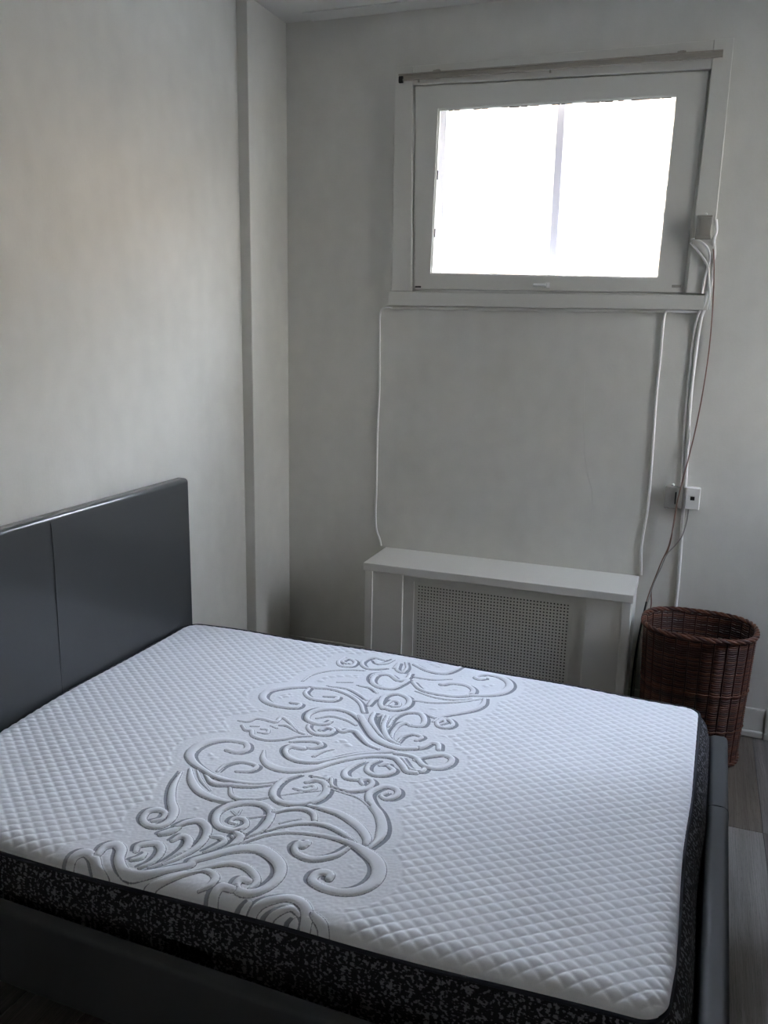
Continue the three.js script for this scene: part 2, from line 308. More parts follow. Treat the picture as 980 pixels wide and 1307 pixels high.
// ---------------------------------------------------------------- mattress
// scroll quilting of the cover, one roll each: tint side, then x, y, width in millimetres from the head corner
const SCROLLS = [
[0,678,366,7,684,305,8,724,250,8,782,217,8,835,200,7],
[0,790,328,7,834,308,6],
[-1,780,370,7,841,364,11,899,392,11,932,417,8],
[-1,870,324,8,911,326,12,942,353,8],
[1,753,171,9,732,161,10,744,131,11,777,149,12,776,189,12,742,196,12,720,166,12,724,129,12],
[1,868,92,11,825,87,12,805,112,13,802,149,14,834,181,12,867,174,11,892,155,10],
[-1,906,189,10,879,219,12,884,260,14,909,292,13,944,301,12],
[-1,836,113,8,856,131,11,881,115,11,896,76,8],
[1,921,141,8,922,97,10,936,150,11,959,162,11,962,123,9,942,77,8],
[1,977,82,13,1040,111,15,1091,104,17,1118,61,14,1130,13,10],
[1,988,160,11,991,203,12,972,230,14,926,200,15,890,215,15,892,273,15,927,307,15,971,304,14,991,257,13,1000,211,12],
[0,1011,177,10,1072,171,10,1130,138,6],
[1,952,452,10,953,401,14,975,372,11],
[0,1069,358,7,1131,350,9,1186,322,11,1230,289,9,1265,252,8],
[0,1054,285,7,1128,306,10,1190,298,10,1234,266,7],
[1,1114,196,18,1126,180,17,1151,170,15,1189,167,15,1222,194,15,1225,233,15,1191,267,15,1130,279,15,1066,269,14,1021,223,13],
[1,1229,87,17,1215,100,15,1203,94,14,1221,56,16,1264,49,19,1310,76,21,1328,119,23,1317,172,23,1284,213,16,1228,243,10],
[1,1201,484,6,1211,466,8,1201,453,10,1188,474,12,1201,499,12,1226,499,12,1237,472,12,1214,444,12,1180,451,11,1155,444,10],
[1,1176,476,7,1190,434,9,1229,393,11,1267,346,15,1282,296,14,1276,247,10],
[1,1002,453,13,982,422,14,977,362,15,1005,333,16,1047,348,16,1065,385,15,1058,432,15,1029,453,14,1002,444,14],
[-1,1003,428,8,1010,390,10,1032,390,11,1042,418,10,1025,428,9],
[-1,1008,508,7,1018,492,10,1043,562,11,1076,614,10,1111,641,8],
[1,1124,525,12,1151,515,14,1147,473,15,1120,441,15,1077,454,14,1057,499,10,1060,555,7],
[-1,1118,524,11,1105,515,12,1090,531,13,1085,578,12,1097,618,10,1116,634,8],
[1,1166,602,10,1175,579,11,1145,571,12,1123,594,9,1118,633,7],
[1,989,493,12,998,536,14,1033,589,17,1073,632,19,1112,656,17,1160,653,16,1195,631,15,1211,600,14,1231,600,14,1242,626,13],
[-1,926,626,9,947,637,12,961,622,15,981,620,15,1012,646,15,1050,677,11,1081,686,8],
[-1,1035,498,11,1048,561,14,1087,621,14,1127,644,10],
[0,637,705,7,664,699,9,677,673,10,707,668,11,740,668,11,744,635,11,781,653,10,826,689,9,855,695,8],
[0,662,728,10,687,748,11,700,742,12,721,768,12,766,773,11,806,752,11,840,716,9,872,697,8],
[0,725,742,7,750,736,9,742,717,9,723,721,7],
[0,762,679,7,780,673,11,822,691,5],
[0,687,719,7,706,711,6],
[0,739,692,6,761,698,5],
[1,882,654,10,893,633,11,919,638,13,911,671,13,877,681,13,845,659,11,838,640,9],
[-1,890,594,11,884,614,12,850,625,14,821,615,15,809,582,17,824,546,18,871,517,16,922,521,15,975,557,13,1008,593,11],
[0,842,594,7,871,565,10,925,565,10,967,583,7],
[1,725,536,12,755,535,13,754,561,14,711,574,16,662,568,19,624,539,21,614,491,22,640,453,21,692,416,17,747,399,14,801,389,14,866,407,13,922,447,12,957,500,11],
[1,800,449,11,840,438,13,837,468,14,805,482,14,768,483,14,732,453,12,727,414,10],
[-1,961,530,18,1003,581,22,1056,635,23,1104,656,22,1144,659,18,1181,645,13],
[1,835,752,7,871,731,10,907,721,13,924,734,13,908,759,11,885,764,9],
[0,932,799,9,943,764,10,964,739,5],
[1,1161,710,10,1207,759,12,1235,759,14,1236,730,12,1197,704,10],
[1,1135,692,11,1172,688,12,1199,696,14,1233,727,15,1270,727,16,1293,698,16,1292,663,16,1264,651,16,1232,670,14,1207,692,12],
[0,714,1006,8,760,1039,15,801,1028,16,858,1012,13,908,979,8],
[0,810,1039,8,832,1067,11,862,1075,13,896,1061,11,927,1035,7],
[0,683,997,5,723,1038,8,769,1069,4],
[-1,886,771,17,867,774,17,851,776,16,844,797,15,863,826,15,900,842,16,946,831,15,994,789,14,1040,739,13,1094,704,10,1134,683,7],
[0,791,827,6,814,872,16,854,899,23,903,900,24,955,869,20,992,816,17,1040,761,15,1097,724,16,1142,718,17,1177,748,17,1201,774,16,1225,771,14],
[1,783,959,11,814,944,12,818,916,13,788,908,13,754,919,13,736,947,10,735,981,6],
[1,699,871,15,730,870,16,745,846,16,727,817,15,692,816,16,656,827,18,623,859,23,611,900,25,619,938,24,647,967,21,694,990,16,750,1009,15,809,1009,15,859,997,14,900,968,11,916,941,8],
[0,663,1001,8,699,1048,19,745,1083,21,787,1096,19,826,1099,15,863,1092,10],
[-1,651,1025,6,672,1090,15,705,1145,19,740,1185,21,751,1218,18,742,1247,16,714,1253,16,688,1237,16,681,1208,16,697,1192,16,723,1196,13,728,1220,11,714,1234,9],
[1,1120,770,10,1134,757,14,1144,766,10],
[1,1104,748,10,1091,780,12,1100,813,14,1128,826,15,1154,810,16,1164,783,14,1144,766,11],
[1,1072,768,7,1054,805,12,1047,845,15,1064,870,17,1087,870,14,1106,854,9],
[-1,985,901,14,1009,902,18,1022,885,9],
[1,1115,883,10,1105,869,12,1119,853,13,1136,865,14,1136,895,15,1114,921,15,1080,936,15,1047,925,11,1029,889,8],
[0,947,1018,4,989,984,6,1027,959,5],
[0,985,958,8,998,942,9,1011,953,11,994,975,10,964,975,9],
[1,978,935,11,990,917,14,1021,919,16,1044,952,17,1043,1001,17,1011,1036,17,968,1049,18,933,1032,17,917,998,17,919,947,14,942,909,10],
[0,868,1126,4,890,1136,5,888,1114,4],
[0,916,1141,6,960,1110,6],
[-1,905,1168,8,889,1168,9,892,1150,11,916,1146,12,931,1164,13,919,1191,15,887,1197,16,858,1181,17,841,1145,18,852,1111,19,882,1085,19,923,1076,18,959,1093,18,972,1123,18,974,1166,17,966,1197,15,958,1227,14,944,1257,12],
[-1,925,1215,10,932,1198,16,943,1195,10],
[0,969,1094,10,1000,1066,13,1031,1054,15,1061,1064,15,1075,1085,12],
[0,1030,1102,4,1040,1093,4,1022,1108,4,1003,1128,4],
[0,1034,1033,9,1078,1034,16,1116,1037,20,1159,1054,22,1194,1076,21,1221,1106,18,1225,1124,12],
[1,1189,898,8,1181,917,10,1200,927,13,1218,900,15,1208,873,15,1177,869,15,1158,892,16,1151,924,17,1174,965,20,1208,1000,22,1233,1041,23,1244,1076,22,1246,1101,15,1239,1134,9],
[0,1043,936,5,1092,943,6,1133,950,6,1174,977,4],
[0,989,1166,7,1018,1132,9,1055,1105,11,1015,1137,10,1032,1121,11,1076,1100,13,1118,1096,14,1155,1107,14,1185,1120,10,1200,1127,6],
[-1,1098,1173,17,1094,1189,15,1084,1179,14,1078,1195,15,1094,1216,16,1127,1223,17,1155,1212,16,1179,1190,14,1195,1151,9],
[-1,943,1249,8,968,1213,10,999,1177,11,1037,1152,11,1008,1165,10,1063,1145,10,1115,1135,11,1159,1133,14,1201,1140,18,1241,1155,27,1273,1176,29,1290,1203,28,1294,1236,26,1282,1269,23,1260,1290,21,1226,1301,19,1190,1298,19,1168,1286,19,1166,1266,19,1178,1253,18,1196,1255,17,1199,1269,15],
[-1,763,1376,10,775,1363,14,776,1345,9],
[-1,751,1346,11,744,1329,14,759,1312,17,779,1304,17,800,1318,17,809,1345,15,807,1371,12,795,1390,8],
[-1,764,1269,15,778,1253,19,788,1232,10],
[-1,803,1280,10,813,1258,15,836,1263,18,847,1289,18,845,1323,15,834,1356,11,815,1383,6],
[-1,780,1230,12,795,1206,16,817,1192,18,850,1207,19,866,1239,17,869,1282,15,855,1325,11,836,1359,7],
[-1,879,1232,8,903,1229,13,917,1238,14,911,1258,12,895,1287,7],
[-1,928,1202,15,943,1210,19,941,1245,15,927,1271,8],
[0,734,1456,9,758,1450,14,791,1466,12,824,1481,12],
[0,800,1445,8,826,1463,11,852,1480,11],
[0,805,1458,9,835,1426,13,873,1398,14,909,1361,15,925,1345,15,949,1345,15,968,1356,16,971,1379,13,954,1399,5],
[-1,676,1480,13,642,1446,17,634,1413,19,650,1395,20,679,1402,20,707,1423,18,736,1434,14],
[0,903,1361,6,928,1337,11,951,1315,14,979,1300,15,1012,1301,17,1044,1318,17,1060,1341,15,1057,1358,11],
[-1,681,1390,14,677,1362,19,692,1344,21,716,1354,21,737,1387,20,767,1409,19,797,1409,19,829,1396,18,861,1370,18,893,1338,18,889,1329,17,919,1292,18,939,1269,20,967,1247,24,1002,1234,27,1040,1242,27,1076,1265,25,1093,1297,22,1091,1334,20,1078,1361,18,1059,1374,17,1037,1374,17,1022,1360,17,1023,1340,17,1041,1340,16],
[-1,1021,1374,16,995,1377,18,993,1405,19,1013,1433,19,1039,1438,18,1059,1421,15,1074,1391,9],
[0,1109,1455,7,1131,1429,13,1148,1416,16,1163,1440,12],
[-1,1097,1453,6,1114,1418,9,1141,1393,11,1166,1378,10,1187,1386,7],
[-1,1055,1451,8,1077,1425,13,1096,1392,16,1118,1372,17,1151,1355,18,1184,1361,20,1205,1387,21,1206,1417,19,1192,1427,18,1178,1413,17,1184,1401,14],
[-1,1237,1431,10,1241,1415,9],
[0,1216,1379,13,1243,1393,17,1259,1419,17,1265,1442,14]
];
{
  const t = thing('mattress', 'white quilted mattress with grey scroll ornament and dark marled sides', 'mattress', BED, -TH);
  const LA = 1.94, LB = 1.46, NX = 2048, NY = Math.round(2048 * LB / LA), px = LA / NX;
  const hgt = new Float32Array(NX * NY), near = new Float32Array(NX * NY).fill(9), tone = new Float32Array(NX * NY);   // tone: 0 white, 1 grey tint, 2 outline thread
  const strokes = SCROLLS.map((s) => {
    const p = []; for (let i = 1; i < s.length; i += 3) p.push(new THREE.Vector3(s[i] / 1000, s[i + 1] / 1000, s[i + 2] / 1650));
    const c = new THREE.CatmullRomCurve3(p, false, 'centripetal'), n = Math.max(8, Math.ceil(c.getLength() / 0.0016)), pts = c.getPoints(n);
    let a0 = 9, a1 = -9, b0 = 9, b1 = -9; const pad = 0.055;
    for (const q of pts) { a0 = Math.min(a0, q.x); a1 = Math.max(a1, q.x); b0 = Math.min(b0, q.y); b1 = Math.max(b1, q.y); }
    const i0 = Math.max(0, Math.floor((a0 - pad) / px)), i1 = Math.min(NX - 1, Math.ceil((a1 + pad) / px)), j0 = Math.max(0, Math.floor((b0 - pad) / px)), j1 = Math.min(NY - 1, Math.ceil((b1 + pad) / px));
    const w = i1 - i0 + 1, h = Math.max(0, j1 - j0 + 1), e = new Float32Array(w * h).fill(9), wd = new Float32Array(w * h);   // e: metres outside (+) or inside (-) the roll
    for (const q of pts) {
      const R = q.z + 0.046, ci = Math.round(q.x / px), cj = Math.round(q.y / px), k = Math.ceil(R / px);
      for (let j = Math.max(j0, cj - k); j <= Math.min(j1, cj + k); j++) for (let i = Math.max(i0, ci - k); i <= Math.min(i1, ci + k); i++) {
        const d = Math.hypot(i * px - q.x, j * px - q.y) - q.z, o = (j - j0) * w + i - i0; if (d < e[o]) { e[o] = d; wd[o] = q.z; }
      }
    }
    return { g: s[0], i0, j0, w, h, e, wd };
  });
  for (const s of strokes) {
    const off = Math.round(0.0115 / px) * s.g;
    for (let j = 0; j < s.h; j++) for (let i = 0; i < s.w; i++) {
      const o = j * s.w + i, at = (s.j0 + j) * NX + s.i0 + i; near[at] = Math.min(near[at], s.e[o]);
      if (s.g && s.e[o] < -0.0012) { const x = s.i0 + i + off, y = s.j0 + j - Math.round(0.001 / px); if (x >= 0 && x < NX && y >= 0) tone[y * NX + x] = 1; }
    }
  }
  for (const s of strokes) for (let j = 0; j < s.h; j++) for (let i = 0; i < s.w; i++) {
    const o = j * s.w + i, at = (s.j0 + j) * NX + s.i0 + i, e = s.e[o], r = s.wd[o];
    if (e < 0) { const q = 1 + e / r; hgt[at] = 0.0004 + Math.min(0.0050, r * 0.55) * Math.sqrt(Math.max(0, 1 - q * q)); tone[at] = 0; }
    if (e > -0.0006 && e < 0.0009) { hgt[at] = -0.0004; tone[at] = 2; }
  }
  // diamond quilting everywhere the scrolls leave room
  const SP = 0.026, A = 37 * Math.PI / 180, sa = Math.sin(A), ca = Math.cos(A);
  const quilt = (a, b) => { const u = Math.abs(Math.sin(Math.PI * (a * sa + b * ca) / SP)), v = Math.abs(Math.sin(Math.PI * (a * sa - b * ca) / SP)); return 0.0038 * Math.pow(u * v, 0.6) - 0.0008; };
  const knit = new Uint8Array(NX * NY * 4), rnd = rng(31);
  for (let j = 0; j < NY; j++) for (let i = 0; i < NX; i++) {
    const at = j * NX + i, f = sm(0.034, 0.042, near[at]); if (near[at] > 0.0009) hgt[at] = quilt(i * px, j * px) * f + 0.0004 * n2(i * 0.09, j * 0.09) * (1 - f);
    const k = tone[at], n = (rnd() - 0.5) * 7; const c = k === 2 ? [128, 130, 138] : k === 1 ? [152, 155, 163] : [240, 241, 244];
    knit[at * 4] = clamp8(c[0] + n); knit[at * 4 + 1] = clamp8(c[1] + n); knit[at * 4 + 2] = clamp8(c[2] + n); knit[at * 4 + 3] = 255;
  }
  const map = new THREE.DataTexture(knit, NX, NY); map.magFilter = THREE.LinearFilter; map.minFilter = THREE.LinearMipmapLinearFilter; map.generateMipmaps = true; map.colorSpace = THREE.SRGBColorSpace; map.needsUpdate = true;
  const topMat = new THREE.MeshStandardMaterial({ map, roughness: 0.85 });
  // outline of the soft slab
  const lerp = (x, xs, ys) => { if (x <= xs[0]) return ys[0]; for (let i = 1; i < xs.length; i++) if (x <= xs[i]) { const k = (x - xs[i - 1]) / (xs[i] - xs[i - 1]); return ys[i - 1] + (ys[i] - ys[i - 1]) * k * k * (3 - 2 * k); } return ys[ys.length - 1]; };
  const a0 = 0.014, bFar = (a) => lerp(a, [0, 0.35, 1.2, 1.92], [0.040, 0.028, 0.014, 0.030]), bNear = (a) => lerp(a, [0, 0.45, 1.25, 1.92], [1.446, 1.440, 1.405, 1.372]), aFoot = (b) => lerp(b, [0, 0.55, 0.9, 1.2, 1.42], [1.928, 1.926, 1.914, 1.917, 1.908]);
  const TOP = 0.534, ROLL = 0.034, CR = 0.055;
  // point of the slab for u,v in 0..1, corners rounded in plan
  function plan(u, v) {
    let a = a0 + u * (aFoot(v * 1.42) - a0), b0 = bFar(a), b1 = bNear(a), b = b0 + v * (b1 - b0); const a1 = aFoot(b);
    const da = Math.max(a0 + CR - a, a - (a1 - CR), 0), db = Math.max(b0 + CR - b, b - (b1 - CR), 0);
    let d = Math.min(a - a0, a1 - a, b - b0, b1 - b);
    if (da > 0 && db > 0) { const m = Math.max(da, db), h = Math.hypot(da, db), k = m / h; const sx = a < a0 + CR ? -1 : 1, sy = b < b0 + CR ? -1 : 1; a += sx * (da * k - da); b += sy * (db * k - db); d = CR - m; }
    return [a, b, Math.max(0, d)];
  }
  const fall = (b) => 0.006 + 0.026 * sm(0.55, 1.36, b);
  const drop = (d, b) => { const k = Math.max(0, 1 - d / 0.05); return -fall(b) * (1 - Math.sqrt(Math.max(0, 1 - k * k))); };
  const sag = (a, b) => 0.006 * n2b(a * 1.1, b * 1.3);
  const sample = (a, b) => { const x = Math.min(NX - 1.01, Math.max(0, a / px)), y = Math.min(NY - 1.01, Math.max(0, b / px)), i = Math.floor(x), j = Math.floor(y), fx = x - i, fy = y - j, o = j * NX + i; return (hgt[o] * (1 - fx) + hgt[o + 1] * fx) * (1 - fy) + (hgt[o + NX] * (1 - fx) + hgt[o + NX + 1] * fx) * fy; };
  const NU = 640, NV = 480, P = new Float32Array((NU + 1) * (NV + 1) * 3), U = new Float32Array((NU + 1) * (NV + 1) * 2), I = [];
  for (let j = 0; j <= NV; j++) for (let i = 0; i <= NU; i++) {
    const [a, b, d] = plan(i / NU, j / NV), o = j * (NU + 1) + i;
    P[o * 3] = a; P[o * 3 + 1] = TOP + drop(d, b) + sag(a, b) + sample(a, b) * sm(0, 0.012, d); P[o * 3 + 2] = b; U[o * 2] = a / LA; U[o * 2 + 1] = b / LB;
    if (i < NU && j < NV) I.push(o, o + NU + 1, o + 1, o + 1, o + NU + 1, o + NU + 2);
  }
  const g = new THREE.BufferGeometry(); g.setAttribute('position', new THREE.BufferAttribute(P, 3)); g.setAttribute('uv', new THREE.BufferAttribute(U, 2)); g.setIndex(I); g.computeVertexNormals();
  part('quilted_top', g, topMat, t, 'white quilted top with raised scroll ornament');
  // rim of the slab, followed by the piping and the marled border
  const rim = []; const push = (u, v) => { const [a, b] = plan(u, v); rim.push([a, TOP - fall(b) + 0.001 + sag(a, b), b]); };
  for (let i = 0; i < 200; i++) push(i / 200, 0); for (let i = 0; i < 160; i++) push(1, i / 160); for (let i = 200; i > 0; i--) push(i / 200, 1); for (let i = 160; i > 0; i--) push(0, i / 160);
  const loop = rim.filter((p, i) => { const q = rim[(i + rim.length - 1) % rim.length]; return Math.hypot(p[0] - q[0], p[2] - q[2]) > 0.002; });
  const curve = new THREE.CatmullRomCurve3(loop.map(([x, y, z]) => new THREE.Vector3(x, y, z)), true, 'centripetal');
  const tapeMat = new THREE.MeshStandardMaterial({ color: new THREE.Color().setRGB(0.018, 0.021, 0.032), roughness: 0.8 });
  part('piping', new THREE.TubeGeometry(curve, 900, 0.0048, 8, true), tapeMat, t, 'dark navy piping round the top edge');
  const marl = tex(512, 512, (x, y) => {
    const f = tnoise(x, y, 512, 512, 34, 1) + 0.45 * tnoise(x, y, 512, 512, 70, 3);
    const c = f > 0.24 ? 118 : f > 0.10 ? 50 : 15; const n = 16 * tnoise(x, y, 512, 512, 150, 7); return [clamp8(c + n), clamp8(c + n), clamp8(c + n + 5)];
  }, true);
  const sideMat = new THREE.MeshStandardMaterial({ map: marl, roughness: 0.9 });
  const prof = [[0.000, 0.0], [0.007, -0.03], [0.011, -0.08], [0.009, -0.15], [0.003, -0.20], [-0.006, -0.218]], NL = loop.length, SP_ = [], SU = [], SI = []; let acc = 0;
  for (let i = 0; i <= NL; i++) {
    const p = loop[i % NL], q = loop[(i + 1) % NL], r = loop[(i + NL - 1) % NL], tx = q[0] - r[0], tz = q[2] - r[2], l = Math.hypot(tx, tz) || 1, nx = tz / l, nz = -tx / l;
    const swell = 1 + 2.4 * sm(1.75, 1.9, p[0]); prof.forEach(([o0, dy], k) => { const o = o0 > 0 ? o0 * swell : o0; SP_.push(p[0] + nx * o, Math.max(0.287, p[1] + dy), p[2] + nz * o); SU.push(acc / 0.40, dy / 0.22); });
    acc += Math.hypot(q[0] - p[0], q[2] - p[2]);
    if (i < NL) for (let k = 0; k < prof.length - 1; k++) { const o = i * prof.length + k, n = o + prof.length; SI.push(o, n, o + 1, n, n + 1, o + 1); }
  }
  const sg = new THREE.BufferGeometry(); sg.setAttribute('position', new THREE.Float32BufferAttribute(SP_, 3)); sg.setAttribute('uv', new THREE.Float32BufferAttribute(SU, 2)); sg.setIndex(SI); sg.computeVertexNormals();
  part('side_border', sg, sideMat, t, 'dark grey marled knit border');
  part('underside', box(0.03, 1.89, 0.286, 0.290, 0.05, 1.36, 0), M.seam, t);
}

// ---------------------------------------------------------------- wicker basket
{
  const cx = 1.957, cz = 0.226, h = 0.548, a = 0.212, b = 0.170, taper = (y) => 0.90 + 0.10 * (y / h);
  const t = thing('wicker_basket', 'dark brown woven wicker basket beside the radiator cover', 'basket', [cx, 0, cz]);
  const ell = (th, k = 1, da = 0) => { const c = Math.cos(th), s = Math.sin(th), n = 2 / 2.7; return [(a * k + da) * Math.sign(c) * Math.pow(Math.abs(c), n), (b * k + da) * Math.sign(s) * Math.pow(Math.abs(s), n)]; };
  // even spacing along the oval
  const dense = 2000, arc = [0]; { let p = ell(0); for (let i = 1; i <= dense; i++) { const q = ell(i / dense * 2 * Math.PI); arc.push(arc[i - 1] + Math.hypot(q[0] - p[0], q[1] - p[1])); p = q; } }
  const thAt = (s) => { const target = ((s % 1) + 1) % 1 * arc[dense]; let lo = 0, hi = dense; while (hi - lo > 1) { const m = (lo + hi) >> 1; if (arc[m] > target) hi = m; else lo = m; } return (lo + (target - arc[lo]) / Math.max(1e-9, arc[hi] - arc[lo])) / dense * 2 * Math.PI; };
  const NS = 54, rows = 58, rnd = rng(9);
  const browns = [[0.105, 0.032, 0.015], [0.055, 0.016, 0.009], [0.14, 0.046, 0.021]].map(([r, g, bb]) => new THREE.MeshPhysicalMaterial({ color: new THREE.Color().setRGB(r, g, bb), roughness: 0.5 }));
  const stakes = []; for (let k = 0; k < NS; k++) { const th = thAt(k / NS), p0 = ell(th, taper(0)), p1 = ell(th, taper(h)); stakes.push(tube([[p0[0], 0.01, p0[1]], [(p0[0] + p1[0]) / 2, h / 2, (p0[1] + p1[1]) / 2], [p1[0], h - 0.01, p1[1]]], 0.0032, 6, 6)); }
  part('stakes', stakes, browns[1], t);
  const weave = [[], [], []], seg = NS * 4;
  for (let j = 0; j < rows; j++) {
    const y = 0.012 + (h - 0.03) * j / (rows - 1), k = taper(y), w = 0.0027, r = 0.0049, sides = 5, pos = [], idx = [], nrm = [];
    const band = j === 16 || j === 33;
    for (let i = 0; i <= seg; i++) {
      const s = i / seg, th = thAt(s), wob = Math.cos(s * NS * Math.PI ) * (band ? 0.003 : w) + (band ? 0.003 : 0), p = ell(th, k, wob), e = ell(th, k, wob + 0.01), l = Math.hypot(e[0] - p[0], e[1] - p[1]), nx = (e[0] - p[0]) / l, nz = (e[1] - p[1]) / l;
      for (let q = 0; q < sides; q++) { const f = q / sides * 2 * Math.PI, c = Math.cos(f), sn = Math.sin(f); pos.push(p[0] + nx * c * r * 0.72, y + sn * r + 0.0012 * n2(j * 7.1, s * 9), p[1] + nz * c * r * 0.72); nrm.push(nx * c, sn, nz * c); }
      if (i < seg) for (let q = 0; q < sides; q++) { const o = i * sides + q, n = i * sides + (q + 1) % sides; idx.push(o, n, o + sides, n, n + sides, o + sides); }
    }
    const g = new THREE.BufferGeometry(); g.setAttribute('position', new THREE.Float32BufferAttribute(pos, 3)); g.setAttribute('normal', new THREE.Float32BufferAttribute(nrm, 3)); g.setAttribute('uv', new THREE.Float32BufferAttribute(new Float32Array(pos.length / 3 * 2), 2)); g.setIndex(idx); weave[band ? 2 : Math.floor(rnd() * 2.6)].push(g);
  }
  weave.forEach((w, k) => part('weave', w, browns[k], t));
  // twisted rim of three strands, and one at the foot
  for (const [y, r, R] of [[h - 0.004, 0.0062, 0.006], [0.010, 0.0055, 0.005]]) for (let q = 0; q < 3; q++) {
    const pts = []; for (let i = 0; i < 240; i++) { const s = i / 240, th = thAt(s), f = s * 46 * 2 * Math.PI / 3 * 1 + q * 2 * Math.PI / 3, p = ell(th, taper(y), Math.cos(f) * R + 0.003); pts.push(new THREE.Vector3(p[0], y + Math.sin(f) * R * 0.8, p[1])); }
    part(y > 0.1 ? 'rim_strand' : 'foot_strand', new THREE.TubeGeometry(new THREE.CatmullRomCurve3(pts, true), 480, r, 6, true), browns[q], t);
  }
  const s = new THREE.Shape(); for (let i = 0; i < 60; i++) { const p = ell(i / 60 * 2 * Math.PI, 0.89); i ? s.lineTo(p[0], p[1]) : s.moveTo(p[0], p[1]); }
  part('base', new THREE.ExtrudeGeometry(s, { depth: 0.01, bevelEnabled: false }).rotateX(Math.PI / 2).translate(0, 0.022, 0), browns[1], t);
}

// ---------------------------------------------------------------- wardrobe to the right of the picture: keeps the side window's light off the near floor
{
  const t = thing('wardrobe', 'tall dark wooden wardrobe out of view beyond the bed foot', 'wardrobe', [2.62, 0, 1.06]);
  const wood = new THREE.MeshStandardMaterial({ color: 0x3a2b22, roughness: 0.6 });
  part('body', box(0, 0.66, 0.06, 2.05, 0, 1.05, 0.004), wood, t); part('plinth', box(0.02, 0.66, 0, 0.061, 0.01, 1.04, 0.002), wood, t); part('cornice', box(-0.02, 0.66, 2.049, 2.09, -0.02, 1.07, 0.006), wood, t);
  for (const k of [0, 1]) { const d = part('door', box(-0.018, 0.001, 0.09, 2.02, 0.015 + k * 0.512, 0.522 + k * 0.512, 0.004), wood, t); part('knob', new THREE.SphereGeometry(0.014, 12, 10).translate(-0.03, 1.05, 0.49 + k * 0.07), M.rod, d); }
}

// ---------------------------------------------------------------- curtain rail over the window
{
  const t = thing('curtain_rail', 'grey curtain rail fixed above the window', 'curtain rail');
  const L = [0.549, 2.728], R = [1.834, 2.719], z = 0.034, at = (f) => [L[0] + (R[0] - L[0]) * f, L[1] + (R[1] - L[1]) * f];
  const len = Math.hypot(R[0] - L[0], R[1] - L[1]), ang = Math.atan2(R[1] - L[1], R[0] - L[0]);
  const lay = (g) => g.rotateZ(ang).translate((L[0] + R[0]) / 2, (L[1] + R[1]) / 2, z);
  part('rail', [lay(box(-len / 2, len / 2, -0.011, 0.011, 0, 0.007, 0.002)), lay(box(-len / 2, len / 2, 0.007, 0.013, 0, 0.013, 0.002)), lay(box(-len / 2, len / 2, -0.013, -0.008, 0, 0.013, 0.002))], M.rod, t);
  for (const f of [0.13, 0.885]) { const p = at(f); part('bracket', [box(p[0] - 0.016, p[0] + 0.016, p[1] + 0.004, p[1] + 0.020, 0.018, z + 0.009, 0.003), box(p[0] - 0.008, p[0] + 0.008, p[1] - 0.01, p[1] + 0.026, 0.0, 0.026, 0.002)], M.rod, t); }
  { const p = at(0.004); part('end_stop', box(p[0] - 0.004, p[0] + 0.016, p[1] - 0.022, p[1] + 0.004, z + 0.001, z + 0.014, 0.003), M.dirt, t); }
  for (const f of [0.07, 0.50]) { const p = at(f); part('glider', box(p[0] - 0.004, p[0] + 0.004, p[1] - 0.024, p[1] - 0.008, z + 0.003, z + 0.010, 0.002), M.rod, t); }
}

// ---------------------------------------------------------------- sockets and cables on the window wall
{
  const j = thing('junction_box', 'small beige junction box on the casing beside the window', 'junction box', [1.826, 2.055, 0.022]);
  part('body', box(-0.030, 0.030, 0, 0.090, 0, 0.026, 0.004, 3), M.beige, j); part('cover', box(-0.017, 0.026, 0.012, 0.080, 0.0255, 0.029, 0.002), M.beige, j); part('knob', new THREE.SphereGeometry(0.005, 10, 8).translate(0.004, 0.094, 0.014), M.white, j);
  const s = thing('wall_socket', 'old translucent white wall socket left of the square jack plate', 'socket', [1.806, 0.972, 0]);
  part('housing', box(-0.034, 0.038, 0, 0.094, 0, 0.030, 0.006, 3), M.clearPlastic, s);
  part('insert', box(-0.020, 0.030, 0.012, 0.082, 0.003, 0.026, 0.004, 3), M.beige, s);
  part('slot', box(0.008, 0.014, 0.020, 0.072, 0.0285, 0.0315, 0.001), M.black, s, 'dark slot');
  part('lug', new THREE.SphereGeometry(0.007, 10, 8).translate(-0.004, 0.098, 0.012), M.white, s); part('lug', new THREE.SphereGeometry(0.006, 10, 8).translate(-0.022, -0.002, 0.012), M.white, s);
  const p = thing('jack_plate', 'white jack plate with one small black square opening', 'jack plate', [1.884, 0.975, 0]);
  part('plate', box(-0.029, 0.029, 0, 0.092, 0, 0.034, 0.004, 3), M.white, p);
  part('port', box(-0.009, 0.008, 0.040, 0.056, 0.0335, 0.0345, 0.0004), M.black, p, 'small black square opening');
}
const wire = (label, pts, r, mat, group) => solid('cable', tube(pts, r, pts.length * 12, 7), mat, label, 'cable', group);
wire('white cable running down the wall to the left end of the radiator cover', [[0.535, 1.781, 0.012], [0.492, 1.780, 0.008], [0.474, 1.766, 0.005], [0.470, 1.62, 0.004], [0.473, 1.45, 0.004], [0.466, 1.178, 0.004], [0.466, 0.95, 0.004], [0.465, 0.80, 0.005], [0.471, 0.735, 0.006], [0.489, 0.690, 0.007], [0.497, 0.660, 0.009]], 0.0046, M.cable);
wire('white cable from the window casing down to the right end of the radiator cover', [[1.83, 1.779, 0.014], [1.75, 1.780, 0.014], [1.712, 1.778, 0.010], [1.706, 1.755, 0.005], [1.705, 1.62, 0.004], [1.703, 1.455, 0.004], [1.706, 1.27, 0.004], [1.709, 1.092, 0.004], [1.709, 0.956, 0.004], [1.700, 0.85, 0.004], [1.697, 0.78, 0.005], [1.703, 0.70, 0.005], [1.706, 0.661, 0.006]], 0.0054, M.cable);
